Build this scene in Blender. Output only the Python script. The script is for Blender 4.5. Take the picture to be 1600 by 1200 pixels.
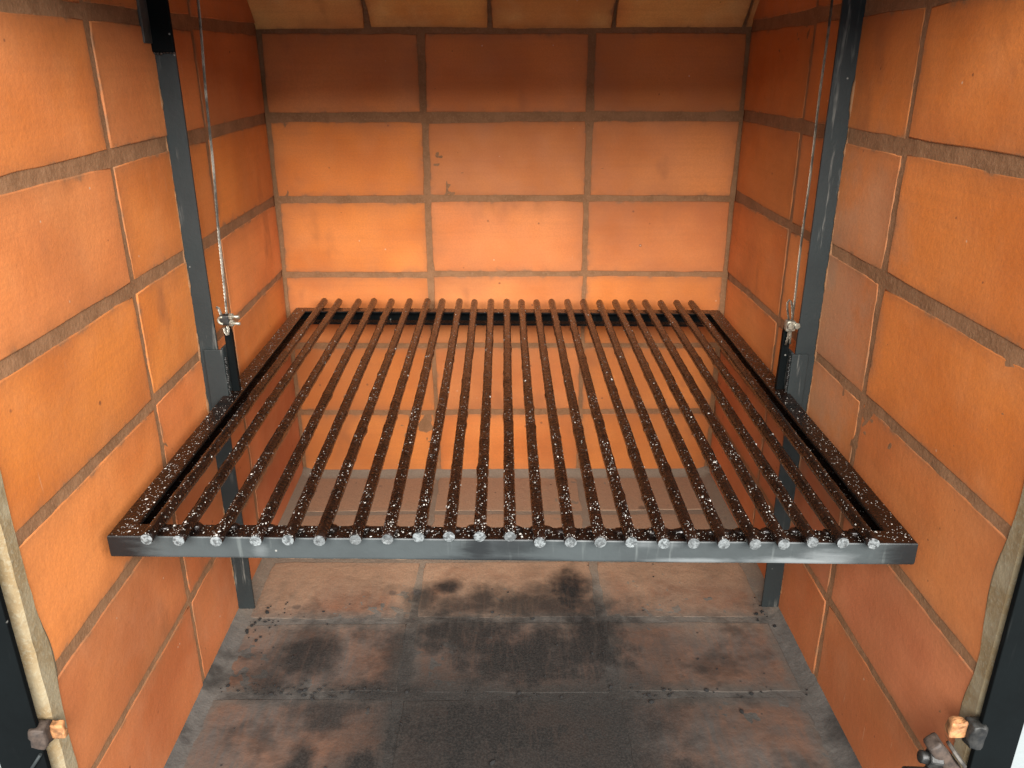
import bpy, bmesh, math, random
import numpy as np
from mathutils import Vector, Matrix, noise

for o in list(bpy.data.objects):
    bpy.data.objects.remove(o, do_unlink=True)
scene = bpy.context.scene
COL = scene.collection
R = math.radians

# ------------------------------------------------------------------ camera
cam = bpy.data.cameras.new('camera')
cam.sensor_fit = 'HORIZONTAL'
cam.sensor_width = 36.0
cam.lens = 36.0 * 1260.34 / 1600.0
cam.clip_start = 0.01
cam.clip_end = 100.0
camo = bpy.data.objects.new('camera', cam)
COL.objects.link(camo)
pitch, yaw, roll = 0.3753, 0.0017, -0.0022
camo.matrix_world = (Matrix.Translation((0.0049, -1.272, 0.6723)) @
                     Matrix.Rotation(-yaw, 4, 'Z') @
                     Matrix.Rotation(math.pi / 2 - pitch, 4, 'X') @
                     Matrix.Rotation(roll, 4, 'Z'))
scene.camera = camo

# ------------------------------------------------------------------ world + window light
world = bpy.data.worlds.new('World')
scene.world = world
world.use_nodes = True
wb = world.node_tree.nodes['Background']
wb.inputs[0].default_value = (0.80, 0.90, 1.0, 1)
wb.inputs[1].default_value = 0.70


def area_lamp(name, loc, target, sx, sy, power, color):
    l = bpy.data.lights.new(name, 'AREA')
    l.shape = 'RECTANGLE'
    l.size, l.size_y = sx, sy
    l.energy = power
    l.color = color
    o = bpy.data.objects.new(name, l)
    COL.objects.link(o)
    o.location = loc
    d = Vector(target) - Vector(loc)
    o.rotation_euler = d.to_track_quat('-Z', 'Y').to_euler()
    return o


# the bright window / doorway of the room behind the photographer
area_lamp('window_light', (0.42, -3.2, 1.80), (0.05, -0.3, 0.45), 4.0, 1.20, 470, (1.0, 0.98, 0.95))

vs = scene.view_settings
vs.view_transform = 'Standard'
vs.look = 'None'
vs.exposure = 0.12
vs.gamma = 1.0
vs.use_curve_mapping = False
scene.render.resolution_x = 1024
scene.render.resolution_y = 768
scene.cycles.adaptive_threshold = 0.02
scene.cycles.max_bounces = 7
scene.cycles.diffuse_bounces = 6
scene.cycles.glossy_bounces = 2

# ------------------------------------------------------------------ node helpers


class NT:
    def __init__(self, name):
        self.m = bpy.data.materials.new(name)
        self.m.use_nodes = True
        self.t = self.m.node_tree
        self.b = self.t.nodes['Principled BSDF']

    def n(self, typ, **kw):
        nd = self.t.nodes.new(typ)
        for k, v in kw.items():
            setattr(nd, k, v)
        return nd

    def put(self, sock, v):
        if isinstance(v, bpy.types.NodeSocket):
            self.t.links.new(v, sock)
        elif v is not None:
            if isinstance(v, (tuple, list)) and len(v) == 3 and sock.type == 'RGBA':
                v = (*v, 1)
            sock.default_value = v

    def math(self, op, a, b=None, c=None, clamp=False):
        nd = self.n('ShaderNodeMath', operation=op, use_clamp=clamp)
        self.put(nd.inputs[0], a)
        if b is not None:
            self.put(nd.inputs[1], b)
        if c is not None:
            self.put(nd.inputs[2], c)
        return nd.outputs[0]

    def vmath(self, op, a, b=None):
        nd = self.n('ShaderNodeVectorMath', operation=op)
        self.put(nd.inputs[0], a)
        if b is not None:
            self.put(nd.inputs[1], b)
        return nd.outputs['Value'] if op in ('LENGTH', 'DISTANCE', 'DOT_PRODUCT') else nd.outputs[0]

    def mix(self, f, a, b, typ='MIX'):
        nd = self.n('ShaderNodeMix', data_type='RGBA', blend_type=typ, clamp_factor=True)
        self.put(nd.inputs[0], f)
        self.put(nd.inputs[6], a)
        self.put(nd.inputs[7], b)
        return nd.outputs[2]

    def noise(self, vec, scale, detail=3, rough=0.55, dist=0.0):
        nd = self.n('ShaderNodeTexNoise')
        self.put(nd.inputs['Vector'], vec)
        nd.inputs['Scale'].default_value = scale
        nd.inputs['Detail'].default_value = detail
        nd.inputs['Roughness'].default_value = rough
        nd.inputs['Distortion'].default_value = dist
        return nd.outputs[0]

    def voro(self, vec, scale, out='Distance', rnd=1.0):
        nd = self.n('ShaderNodeTexVoronoi')
        self.put(nd.inputs['Vector'], vec)
        nd.inputs['Scale'].default_value = scale
        nd.inputs['Randomness'].default_value = rnd
        return nd.outputs[out]

    def voro2(self, vec, scale):
        nd = self.n('ShaderNodeTexVoronoi')
        self.put(nd.inputs['Vector'], vec)
        nd.inputs['Scale'].default_value = scale
        return nd.outputs['Distance'], self.sep(nd.outputs['Color'])

    def ramp(self, v, a, b, lo=0.0, hi=1.0, smooth=True):
        nd = self.n('ShaderNodeMapRange')
        nd.interpolation_type = 'SMOOTHSTEP' if smooth else 'LINEAR'
        self.put(nd.inputs[0], v)
        nd.inputs[1].default_value = a
        nd.inputs[2].default_value = b
        nd.inputs[3].default_value = lo
        nd.inputs[4].default_value = hi
        return nd.outputs[0]

    def sep(self, v):
        nd = self.n('ShaderNodeSeparateXYZ')
        self.put(nd.inputs[0], v)
        return nd.outputs

    def comb(self, x, y, z):
        nd = self.n('ShaderNodeCombineXYZ')
        for i, v in enumerate((x, y, z)):
            self.put(nd.inputs[i], v)
        return nd.outputs[0]

    def scl(self, v, s):
        nd = self.n('ShaderNodeVectorMath', operation='MULTIPLY')
        self.put(nd.inputs[0], v)
        nd.inputs[1].default_value = s
        return nd.outputs[0]

    def bump(self, h, strength, dist, normal=None):
        nd = self.n('ShaderNodeBump')
        nd.inputs['Strength'].default_value = strength
        nd.inputs['Distance'].default_value = dist
        self.put(nd.inputs['Height'], h)
        if normal is not None:
            self.put(nd.inputs['Normal'], normal)
        return nd.outputs[0]

    def pos(self):
        return self.n('ShaderNodeNewGeometry').outputs['Position']

    def rand(self):
        return self.n('ShaderNodeObjectInfo').outputs['Random']

    def uv(self, name):
        return self.n('ShaderNodeUVMap', uv_map=name).outputs[0]

    def blobs(self, P, items, warp):
        """soft stain patches at real places: items (x, y, rx, ry, strength)"""
        acc = None
        for (x, y, rx, ry, s) in items:
            d = self.vmath('LENGTH', self.scl(self.vmath('SUBTRACT', P, (x, y, 0)), (1 / rx, 1 / ry, 0)))
            d = self.math('ADD', d, warp)
            v = self.ramp(d, 1.60, 0.25, 0, s)
            acc = v if acc is None else self.math('MAXIMUM', acc, v)
        return acc

    def done(self, color, rough, bump=None, metal=None, spec=None):
        self.put(self.b.inputs['Base Color'], color)
        self.put(self.b.inputs['Roughness'], rough)
        if bump is not None:
            self.put(self.b.inputs['Normal'], bump)
        if metal is not None:
            self.put(self.b.inputs['Metallic'], metal)
        if spec is not None:
            self.b.inputs['Specular IOR Level'].default_value = spec
        return self.m


MORTAR = (0.235, 0.118, 0.056)


def brick_material(name, ca, cb, film, filmamt, stripes=0.0, edge_smear=1.0):
    k = NT(name)
    near, far = k.uv('near'), k.uv('far')
    rnd = k.rand()
    v = k.vmath('ADD', near, k.comb(k.math('MULTIPLY', rnd, 37.0), k.math('MULTIPLY', rnd, 91.0), k.math('MULTIPLY', rnd, 53.0)))
    big = k.noise(v, 7.0, 2, 0.6)
    mid = k.noise(v, 24.0, 3, 0.6)
    fine = k.noise(v, 420.0, 1, 0.6)
    streak = k.noise(k.scl(v, (5.0, 170.0, 1.0)), 1.0, 2, 0.6)
    col = k.mix(k.ramp(big, 0.34, 0.66), ca, cb)
    # each brick was fired a little differently
    hsv = k.n('ShaderNodeHueSaturation')
    hsv.inputs['Hue'].default_value = 0.5
    k.put(hsv.inputs['Hue'], k.ramp(k.math('FRACT', k.math('MULTIPLY', rnd, 7.31)), 0, 1, 0.498, 0.502, False))
    k.put(hsv.inputs['Value'], k.ramp(rnd, 0, 1, 0.88, 1.10, False))
    k.put(hsv.inputs['Saturation'], k.ramp(k.math('FRACT', k.math('MULTIPLY', rnd, 13.7)), 0, 1, 0.98, 1.03, False))
    k.put(hsv.inputs['Color'], col)
    col = hsv.outputs[0]
    col = k.mix(k.ramp(streak, 0.35, 0.75, 0.0, 0.11), col, (0.30, 0.095, 0.03))
    # pale dusty film in patches
    fl = k.math('MULTIPLY', k.ramp(k.noise(v, 11.0, 3, 0.65), 0.45, 0.78), k.ramp(mid, 0.3, 0.7, 0.5, 1.0))
    col = k.mix(k.math('MULTIPLY', fl, filmamt), col, film)
    # brown smudges
    sm = k.ramp(k.noise(k.scl(v, (1.0, 0.55, 1.0)), 13.0, 3, 0.6), 0.60, 0.78, 0, 0.55)
    col = k.mix(sm, col, (0.24, 0.085, 0.032))
    # wide soft soot veil
    veil = k.ramp(k.noise(k.scl(v, (1.0, 0.7, 1.0)), 4.2, 2, 0.5), 0.42, 0.70, 0, 0.34)
    col = k.mix(veil, col, (0.26, 0.095, 0.036))
    # fired clay pits, soot specks and pale chips
    vd, vc = k.voro2(v, 75.0)
    pit = k.math('MULTIPLY', k.ramp(k.math('MULTIPLY', vd, k.ramp(vc[2], 0, 1, 0.7, 2.2, False)), 0.17, 0.06), k.math('GREATER_THAN', vc[0], 0.935))
    col = k.mix(k.math('MULTIPLY', pit, 0.75), col, (0.11, 0.04, 0.02))
    chip = k.math('MULTIPLY', k.ramp(vd, 0.11, 0.05), k.math('GREATER_THAN', vc[1], 0.965))
    col = k.mix(k.math('MULTIPLY', chip, 0.7), col, (0.62, 0.44, 0.30))
    drag = k.ramp(k.noise(k.scl(v, (260.0, 16.0, 1.0)), 1.0, 2, 0.5), 0.735, 0.80, 0, 0.55)
    drag = k.math('MULTIPLY', drag, k.ramp(big, 0.53, 0.62))
    col = k.mix(drag, col, (0.60, 0.37, 0.23))
    scr = k.noise(k.scl(k.vmath('ADD', v, k.comb(0, k.math('MULTIPLY', k.sep(v)[0], 0.25), 0)), (14.0, 420.0, 1.0)), 1.0, 2, 0.5)
    scr = k.math('MULTIPLY', k.ramp(scr, 0.74, 0.80, 0, 0.5), k.ramp(big, 0.45, 0.38))
    col = k.mix(scr, col, (0.22, 0.08, 0.035))
    P = k.pos()
    ps = k.sep(P)
    ck = k.blobs(k.comb(ps[1], ps[2], 0.0), [(-0.43, 0.41, 0.08, 0.15, 0.55), (-0.405, 0.47, 0.022, 0.03, 0.8), (-0.49, 0.53, 0.05, 0.05, 0.45)],
                 k.math('MULTIPLY', k.math('SUBTRACT', mid, 0.5), 2.4))
    ck = k.math('MULTIPLY', ck, k.math('GREATER_THAN', ps[0], 0.3))
    col = k.mix(ck, col, (0.40, 0.235, 0.140))
    # edge: mortar smeared over the arris, dirt next to it
    ns, fs = k.sep(near), k.sep(far)
    d = k.math('MINIMUM', k.math('MINIMUM', ns[0], ns[1]), k.math('MINIMUM', fs[0], fs[1]))
    wob = k.math('MULTIPLY', k.math('SUBTRACT', k.noise(v, 46.0, 3, 0.65), 0.5), 0.022 * edge_smear)
    dw = k.math('ADD', d, wob)
    dg = k.math('ADD', d, k.math('MULTIPLY', k.math('SUBTRACT', k.noise(v, 12.0, 3, 0.6), 0.5), 0.075))
    col = k.mix(k.ramp(dg, 0.030, -0.006, 0, 0.30), col, (0.30, 0.108, 0.040))
    col = k.mix(k.ramp(dw, 0.009, 0.0, 0, 0.32), col, (0.30, 0.115, 0.045))
    col = k.mix(k.ramp(dw, 0.0022, -0.0022, 0, 0.85), col, MORTAR)
    col = k.mix(k.ramp(fine, 0.3, 0.7, 0.0, 0.16), col, (0.28, 0.10, 0.04))
    rg = k.ramp(mid, 0.3, 0.7, 0.62, 0.82)
    return k.done(col, rg, k.bump(k.noise(v, 130.0, 4, 0.70), 0.42, 0.0010), spec=0.3)


M = {}
M['brick'] = brick_material('terracotta_brick', (0.64, 0.212, 0.056), (0.54, 0.162, 0.040), (0.60, 0.255, 0.098), 0.30)
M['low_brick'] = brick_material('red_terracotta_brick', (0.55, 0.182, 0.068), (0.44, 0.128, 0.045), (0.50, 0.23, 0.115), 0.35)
M['hood_brick'] = brick_material('refractory_brick', (0.82, 0.45, 0.135), (0.70, 0.30, 0.080), (0.82, 0.58, 0.25), 0.55)


def mortar_material(name, ca, cb, cc):
    k = NT(name)
    P = k.pos()
    a = k.noise(P, 30.0, 3, 0.65)
    g = k.noise(P, 330.0, 2, 0.7)
    lump = k.voro(P, 150.0)
    col = k.mix(k.ramp(a, 0.35, 0.65), ca, cb)
    col = k.mix(k.ramp(g, 0.48, 0.72, 0, 0.6), col, cc)
    col = k.mix(k.ramp(k.noise(P, 140.0, 3), 0.60, 0.72, 0, 0.3), col, tuple(x * 0.5 for x in ca))
    return k.done(col, 0.93, k.bump(k.math('ADD', g, k.math('MULTIPLY', lump, 0.6)), 0.5, 0.0009), spec=0.2)


M['mortar'] = mortar_material('brown_mortar', (0.200, 0.098, 0.045), (0.255, 0.128, 0.061), (0.30, 0.162, 0.086))
M['cream'] = mortar_material('cream_mortar', (0.215, 0.150, 0.076), (0.265, 0.212, 0.130), (0.29, 0.25, 0.17))


def plaster_material():
    k = NT('pale_plaster')
    P = k.pos()
    a = k.noise(P, 12, 5, 0.6)
    return k.done(k.mix(a, (0.17, 0.19, 0.19), (0.20, 0.22, 0.22)), 0.9, k.bump(k.noise(P, 160, 4), 0.5, 0.001))


M['plaster'] = plaster_material()

SOOT = [(-0.055, -0.435, 0.13, 0.055, 0.93), (0.02, -0.375, 0.15, 0.035, 0.85), (0.085, -0.345, 0.030, 0.055, 1.0),
        (-0.085, -0.335, 0.022, 0.018, 0.9), (-0.03, -0.36, 0.035, 0.03, 0.85), (-0.115, -0.36, 0.03, 0.03, 0.8), (0.03, -0.48, 0.14, 0.09, 0.95),
        (-0.03, -0.60, 0.15, 0.10, 0.97), (0.10, -0.62, 0.09, 0.07, 0.9), (-0.245, -0.475, 0.045, 0.055, 0.9),
        (-0.28, -0.52, 0.04, 0.03, 0.8), (-0.20, -0.57, 0.05, 0.04, 0.85), (-0.13, -0.535, 0.12, 0.022, 0.85), (-0.15, -0.645, 0.035, 0.045, 0.95),
        (0.16, -0.48, 0.07, 0.10, 0.5), (0.18, -0.66, 0.03, 0.05, 0.9), (0.215, -0.67, 0.02, 0.03, 0.9),
        (-0.02, -0.70, 0.22, 0.08, 0.95), (0.105, -0.45, 0.05, 0.09, 0.95), (-0.13, -0.46, 0.03, 0.10, 0.8),
        (-0.215, -0.66, 0.018, 0.07, 0.9), (0.235, -0.50, 0.016, 0.012, 0.75), (0.05, -0.345, 0.03, 0.02, 0.7), (0.20, -0.555, 0.02, 0.016, 0.7)]


def floor_material(name, brick):
    k = NT(name)
    P = k.pos()
    p = k.sep(P)
    if brick:
        rnd = k.rand()
        near, far = k.uv('near'), k.uv('far')
        col = k.mix(k.ramp(k.noise(P, 16, 4), 0.35, 0.65), (0.180, 0.076, 0.037), (0.130, 0.060, 0.032))
        col = k.mix(k.math('MULTIPLY', rnd, 0.4), col, (0.235, 0.125, 0.078))
        ns, fs = k.sep(near), k.sep(far)
        d = k.math('MINIMUM', k.math('MINIMUM', ns[0], ns[1]), k.math('MINIMUM', fs[0], fs[1]))
        d = k.math('ADD', d, k.math('MULTIPLY', k.math('SUBTRACT', k.noise(P, 60, 5, 0.65), 0.5), 0.03))
        col = k.mix(k.ramp(d, 0.022, 0.0, 0, 0.9), col, (0.105, 0.088, 0.070))
    else:
        col = k.mix(k.ramp(k.noise(P, 40, 5), 0.35, 0.65), (0.070, 0.063, 0.054), (0.120, 0.110, 0.096))
    # grey ash film everywhere, brushed front to back
    brush = k.noise(k.scl(P, (95.0, 12.0, 1.0)), 1.0, 5, 0.68, 1.2)
    ash = k.ramp(k.noise(P, 9.0, 5, 0.6, 0.6), 0.30, 0.62)
    col = k.mix(k.math('MULTIPLY', ash, k.ramp(brush, 0.3, 0.65, 0.42, 0.90)), col, (0.088, 0.081, 0.073))
    clean_and_lit = k.math('MULTIPLY', k.ramp(k.math('ADD', p[1], k.math('MULTIPLY', k.math('SUBTRACT', ash, 0.5), 0.10)), -0.44, -0.24), 0.75)  # less soot at the back, plus light from under the grill painted in
    col = k.mix(clean_and_lit, col, (0.36, 0.215, 0.125) if brick else (0.24, 0.18, 0.125))
    # soot
    warp = k.math('ADD', k.math('MULTIPLY', k.math('SUBTRACT', k.noise(P, 30.0, 6, 0.66), 0.5), 1.8),
                  k.math('MULTIPLY', k.math('SUBTRACT', k.noise(P, 8.0, 3), 0.5), 0.9))
    soot = k.blobs(P, SOOT, warp)
    soot = k.math('MULTIPLY', soot, k.ramp(brush, 0.25, 0.55, 0.90, 1.06))
    gen = k.ramp(k.noise(P, 13.0, 4, 0.65), 0.46, 0.68, 0, 0.65)
    gen = k.math('MULTIPLY', gen, k.ramp(p[1], -0.22, -0.42))
    soot = k.math('MAXIMUM', soot, gen)
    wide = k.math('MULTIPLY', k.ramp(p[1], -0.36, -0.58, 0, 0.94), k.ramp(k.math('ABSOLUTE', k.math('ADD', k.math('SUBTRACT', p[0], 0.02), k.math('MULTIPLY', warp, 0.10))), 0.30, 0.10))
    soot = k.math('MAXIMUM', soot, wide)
    film = k.math('MULTIPLY', k.ramp(p[1], -0.36, -0.56, 0, 0.46), k.ramp(k.noise(P, 7.0, 4, 0.6), 0.30, 0.62, 0.35, 1.0))  # thin soot, with the photographer's shade on the front floor painted in
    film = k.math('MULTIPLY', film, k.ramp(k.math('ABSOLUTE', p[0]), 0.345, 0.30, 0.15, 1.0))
    col = k.mix(film, col, (0.030, 0.0275, 0.024))  # thin soot together with the painted shade of the photographer
    col = k.mix(soot, col, (0.0045, 0.0040, 0.0034))
    # coal crumbs ground in, pale crumbs
    vd, vc = k.voro2(P, 95.0)
    sp = k.math('MULTIPLY', k.ramp(vd, 0.20, 0.08), k.math('GREATER_THAN', vc[0], 0.945))
    col = k.mix(k.math('MULTIPLY', sp, 0.9), col, (0.018, 0.016, 0.015))
    vd2, vc2 = k.voro2(P, 32.0)
    sp2 = k.math('MULTIPLY', k.ramp(k.math('ADD', vd2, k.math('MULTIPLY', k.noise(P, 160, 2), 0.15)), 0.33, 0.2), k.math('GREATER_THAN', vc2[0], 0.93))
    col = k.mix(k.math('MULTIPLY', sp2, 0.55), col, (0.03, 0.027, 0.025))
    fine = k.noise(P, 430, 3, 0.65)
    col = k.mix(k.ramp(fine, 0.35, 0.7, 0, 0.25), col, (0.06, 0.05, 0.042))
    h = k.noise(P, 90 if brick else 170, 4, 0.65)
    return k.done(col, 0.86, k.bump(h, 0.7, 0.0016), spec=0.3)


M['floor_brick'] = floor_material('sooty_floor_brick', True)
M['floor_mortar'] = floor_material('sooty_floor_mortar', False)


def paint_material(name, base, scuff, scuffamt=0.35, rough=0.42, stains=None, spec=0.5):
    k = NT(name)
    P = k.pos()
    a = k.noise(P, 18, 5, 0.6)
    col = k.mix(k.ramp(a, 0.35, 0.7), base, tuple(x * 0.72 for x in base))
    st = k.noise(k.scl(P, (160.0, 160.0, 14.0)), 1.0, 4, 0.6)
    col = k.mix(k.math('MULTIPLY', k.ramp(st, 0.56, 0.72), k.math('MULTIPLY', k.ramp(k.noise(P, 14, 3), 0.46, 0.62), scuffamt)), col, scuff)
    vd, vc = k.voro2(P, 120.0)
    sp = k.math('MULTIPLY', k.ramp(vd, 0.17, 0.09), k.math('GREATER_THAN', vc[0], 0.972))
    col = k.mix(k.math('MULTIPLY', sp, 0.6), col, (0.30, 0.29, 0.26))
    if stains:
        warp = k.math('MULTIPLY', k.math('SUBTRACT', k.noise(k.scl(P, (40.0, 40.0, 240.0)), 1.0, 5, 0.7), 0.5), 1.6)
        for items, c in stains:
            Q = k.comb(k.sep(P)[0], k.sep(P)[2], 0.0)
            col = k.mix(k.blobs(Q, items, warp), col, c)
    h = k.math('ADD', k.noise(P, 260, 3), k.math('MULTIPLY', a, 1.5))
    return k.done(col, k.ramp(a, 0.3, 0.7, rough - 0.06, rough + 0.12), k.bump(h, 0.35, 0.0006), spec=spec)


M['paint'] = paint_material('graphite_paint', (0.021, 0.026, 0.026), (0.20, 0.19, 0.165), 0.6, 0.5, spec=0.28)
M['frame_paint'] = paint_material('black_paint', (0.0034, 0.0045, 0.0047), (0.03, 0.03, 0.028), 0.2, 0.6, spec=0.06)
M['rail_paint'] = paint_material('worn_rail_paint', (0.040, 0.046, 0.046), (0.10, 0.11, 0.105), 0.5, 0.45, stains=[
    ([(-0.326, 0.299, 0.026, 0.03, 0.95), (-0.022, 0.300, 0.014, 0.016, 0.85), (0.004, 0.303, 0.022, 0.011, 0.65),
      (-0.01, 0.289, 0.05, 0.004, 0.7), (0.331, 0.300, 0.018, 0.03, 0.8)], (0.004, 0.0045, 0.005)),
    ([(0.24, 0.2905, 0.035, 0.004, 0.85), (0.155, 0.290, 0.03, 0.003, 0.7), (-0.205, 0.296, 0.006, 0.006, 0.35),
      (0.265, 0.293, 0.02, 0.008, 0.6), (0.12, 0.306, 0.02, 0.003, 0.4)], (0.14, 0.15, 0.15))], spec=0.35)


def enamel_material(name):
    """burnt-on brown grease over black steel, crusty and glossy"""
    k = NT(name)
    P = k.pos()
    a = k.noise(P, 55, 5, 0.65)
    p = k.sep(P)
    col = k.mix(k.ramp(a, 0.35, 0.65), (0.0045, 0.0028, 0.0022), (0.0115, 0.0052, 0.0032))
    back = k.ramp(k.math('ADD', p[1], k.math('MULTIPLY', a, 0.25)), -0.34, 0.06)
    col = k.mix(back, col, (0.055, 0.023, 0.012))
    vd, vc = k.voro2(P, 520.0)
    dens = k.ramp(p[1], -0.62, -0.12, 0.935, 0.99)
    nz = k.math('ADD', vc[0], k.math('MULTIPLY', k.math('SUBTRACT', k.noise(P, 120, 2), 0.5), 0.16))
    sp = k.math('MULTIPLY', k.ramp(vd, 0.42, 0.28), k.math('GREATER_THAN', nz, dens))
    col = k.mix(k.math('MULTIPLY', sp, 0.55), col, (0.30, 0.28, 0.25))  # pale specks: glints on the greasy crust painted into the colour
    h = k.math('ADD', k.math('MULTIPLY', k.noise(P, 600, 1, 0.6), 0.8), k.voro(P, 380.0))
    return k.done(col, k.ramp(k.noise(P, 210, 3), 0.35, 0.65, 0.10, 0.32), k.bump(h, 0.42, 0.0008), spec=0.38)


M['enamel'] = enamel_material('burnt_grease')


def simple(name, col, rough, metal=0.0, nscale=200, var=0.3, bumpd=0.0006):
    k = NT(name)
    P = k.pos()
    a = k.noise(P, nscale, 4, 0.65)
    c = k.mix(k.ramp(a, 0.3, 0.7), tuple(x * (1 - var) for x in col), tuple(min(1, x * (1 + var)) for x in col))
    return k.done(c, k.ramp(a, 0.3, 0.7, max(0.05, rough - 0.1), rough + 0.1), k.bump(a, 0.6, bumpd), metal=metal)


M['fleck'] = simple('glint_fleck', (0.46, 0.44, 0.40), 0.35)  # pale tone stands for glints on the crust grains
M['cut_steel_plain'] = simple('cut_steel', (0.17, 0.185, 0.185), 0.5, 0.3, 420, 0.35, 0.0015)
k = NT('cut_steel')
_P, _r = k.pos(), k.rand()
_a = k.noise(_P, 330, 4, 0.7)
_c = k.mix(k.ramp(_a, 0.36, 0.62), (0.045, 0.050, 0.050), (0.20, 0.215, 0.215))
_c = k.mix(k.math('MULTIPLY', _r, 0.55), _c, (0.05, 0.05, 0.048))
M['cut_steel'] = k.done(_c, 0.5, k.bump(_a, 0.7, 0.0015), metal=0.25)
M['zinc'] = simple('dull_zinc', (0.30, 0.28, 0.22), 0.42, 0.55, 260, 0.4)
M['dark_steel'] = simple('dark_steel', (0.018, 0.017, 0.015), 0.5, 0.2, 160, 0.5)
M['rust_steel'] = simple('rusty_steel', (0.042, 0.028, 0.020), 0.7, 0.2, 140, 0.5)
M['worn_steel'] = simple('worn_steel', (0.060, 0.052, 0.043), 0.6, 0.1, 90, 0.5)
M['bare_tab'] = simple('bare_orange_metal', (0.27, 0.120, 0.045), 0.65, 0.1, 140, 0.5)
M['coal'] = simple('coal_crumb', (0.007, 0.0065, 0.006), 0.95, 0.0, 220, 0.4)


def rope_material(name, col, dark, pitchs):
    k = NT(name)
    P = k.pos()
    uvm = k.uv('rope')
    s = k.sep(uvm)
    tw = k.math('SINE', k.math('MULTIPLY', k.math('ADD', k.math('MULTIPLY', s[0], 6.0), k.math('MULTIPLY', s[1], pitchs)), 6.28318))
    a = k.noise(k.scl(P, (1.0, 1.0, 1.0)), 22, 4, 0.7)
    c = k.mix(k.ramp(a, 0.40, 0.58), col, dark)
    c = k.mix(k.ramp(tw, -0.2, -1.0, 0, 0.7), c, tuple(x * 0.25 for x in dark))
    return k.done(c, 0.42, k.bump(tw, 0.8, 0.0008), metal=0.6)


M['rope'] = rope_material('steel_rope', (0.62, 0.58, 0.48), (0.16, 0.145, 0.12), 260.0)
M['rope_dark'] = rope_material('greased_rope', (0.34, 0.29, 0.22), (0.10, 0.085, 0.065), 260.0)

# ------------------------------------------------------------------ mesh helpers


def link(name, mesh, mat, parent=None, smooth=False):
    o = bpy.data.objects.new(name, mesh)
    for m in (mat if isinstance(mat, (list, tuple)) else [mat]):
        mesh.materials.append(M[m])
    if smooth:
        for pl in mesh.polygons:
            pl.use_smooth = True
    COL.objects.link(o)
    o.parent = parent
    return o


def from_bm(name, bm, mat, parent=None, smooth=False):
    me = bpy.data.meshes.new(name)
    bm.normal_update()
    bm.to_mesh(me)
    bm.free()
    return link(name, me, mat, parent, smooth)


def empty(name, loc=(0, 0, 0)):
    o = bpy.data.objects.new(name, None)
    o.empty_display_size = 0.02
    COL.objects.link(o)
    o.location = loc
    return o


def tag(o, label, cat=None, group=None, kind=None):
    o['label'] = label
    if cat:
        o['category'] = cat
    if group:
        o['group'] = group
    if kind:
        o['kind'] = kind
    return o


def add_box(bm, lo, hi, bev=0.0, seg=2):
    vs_ = [bm.verts.new((x, y, z)) for x in (lo[0], hi[0]) for y in (lo[1], hi[1]) for z in (lo[2], hi[2])]
    f = [(0, 1, 3, 2), (4, 6, 7, 5), (0, 4, 5, 1), (2, 3, 7, 6), (0, 2, 6, 4), (1, 5, 7, 3)]
    fs = [bm.faces.new([vs_[i] for i in q]) for q in f]
    if bev:
        ed = list({e for fc in fs for e in fc.edges})
        bmesh.ops.bevel(bm, geom=ed, offset=bev, segments=seg, profile=0.5, affect='EDGES')


def add_tube(bm, pts, r, n=10, caps=True, rfun=None, uvl=None):
    pts = [Vector(p) for p in pts]
    rings = []
    L = 0.0
    prev = None
    ref = None
    Ls = []
    for i, p in enumerate(pts):
        t = (pts[min(i + 1, len(pts) - 1)] - pts[max(i - 1, 0)]).normalized()
        if ref is None:
            ref = t.orthogonal().normalized()
        ref = (ref - t * ref.dot(t)).normalized()
        b = t.cross(ref)
        if prev is not None:
            L += (p - prev).length
        prev = p
        Ls.append(L)
        ring = []
        for j in range(n):
            a = 2 * math.pi * j / n
            rr = r(i / (len(pts) - 1)) if callable(r) else r
            if rfun:
                rr *= rfun(i, j)
            ring.append(bm.verts.new(p + (ref * math.cos(a) + b * math.sin(a)) * rr))
        rings.append(ring)
    for i in range(len(rings) - 1):
        for j in range(n):
            f = bm.faces.new((rings[i][j], rings[i][(j + 1) % n], rings[i + 1][(j + 1) % n], rings[i + 1][j]))
            f.smooth = True
            if uvl is not None:
                us = (j / n, (j + 1) / n, (j + 1) / n, j / n)
                ls = (Ls[i], Ls[i], Ls[i + 1], Ls[i + 1])
                for lp, u, l in zip(f.loops, us, ls):
                    lp[uvl].uv = (u, l)
    if caps:
        bm.faces.new(list(reversed(rings[0])))
        bm.faces.new(rings[-1])
    return rings


def bolt_prism(bm, c, axis, r, h, n=6, bev=0.0):
    axis = Vector(axis).normalized()
    a = axis.orthogonal().normalized()
    b = axis.cross(a)
    c = Vector(c)
    lo, hi = [], []
    for i in range(n):
        t = 2 * math.pi * i / n
        q = (a * math.cos(t) + b * math.sin(t)) * r
        lo.append(bm.verts.new(c + q))
        hi.append(bm.verts.new(c + q + axis * h))
    fs = [bm.faces.new(list(reversed(lo))), bm.faces.new(hi)]
    for i in range(n):
        fs.append(bm.faces.new((lo[i], lo[(i + 1) % n], hi[(i + 1) % n], hi[i])))
    if bev:
        bmesh.ops.bevel(bm, geom=list({e for f in fs for e in f.edges}), offset=bev, segments=1, affect='EDGES')


# ------------------------------------------------------------------ brick masonry
rng = random.Random(7)


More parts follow.
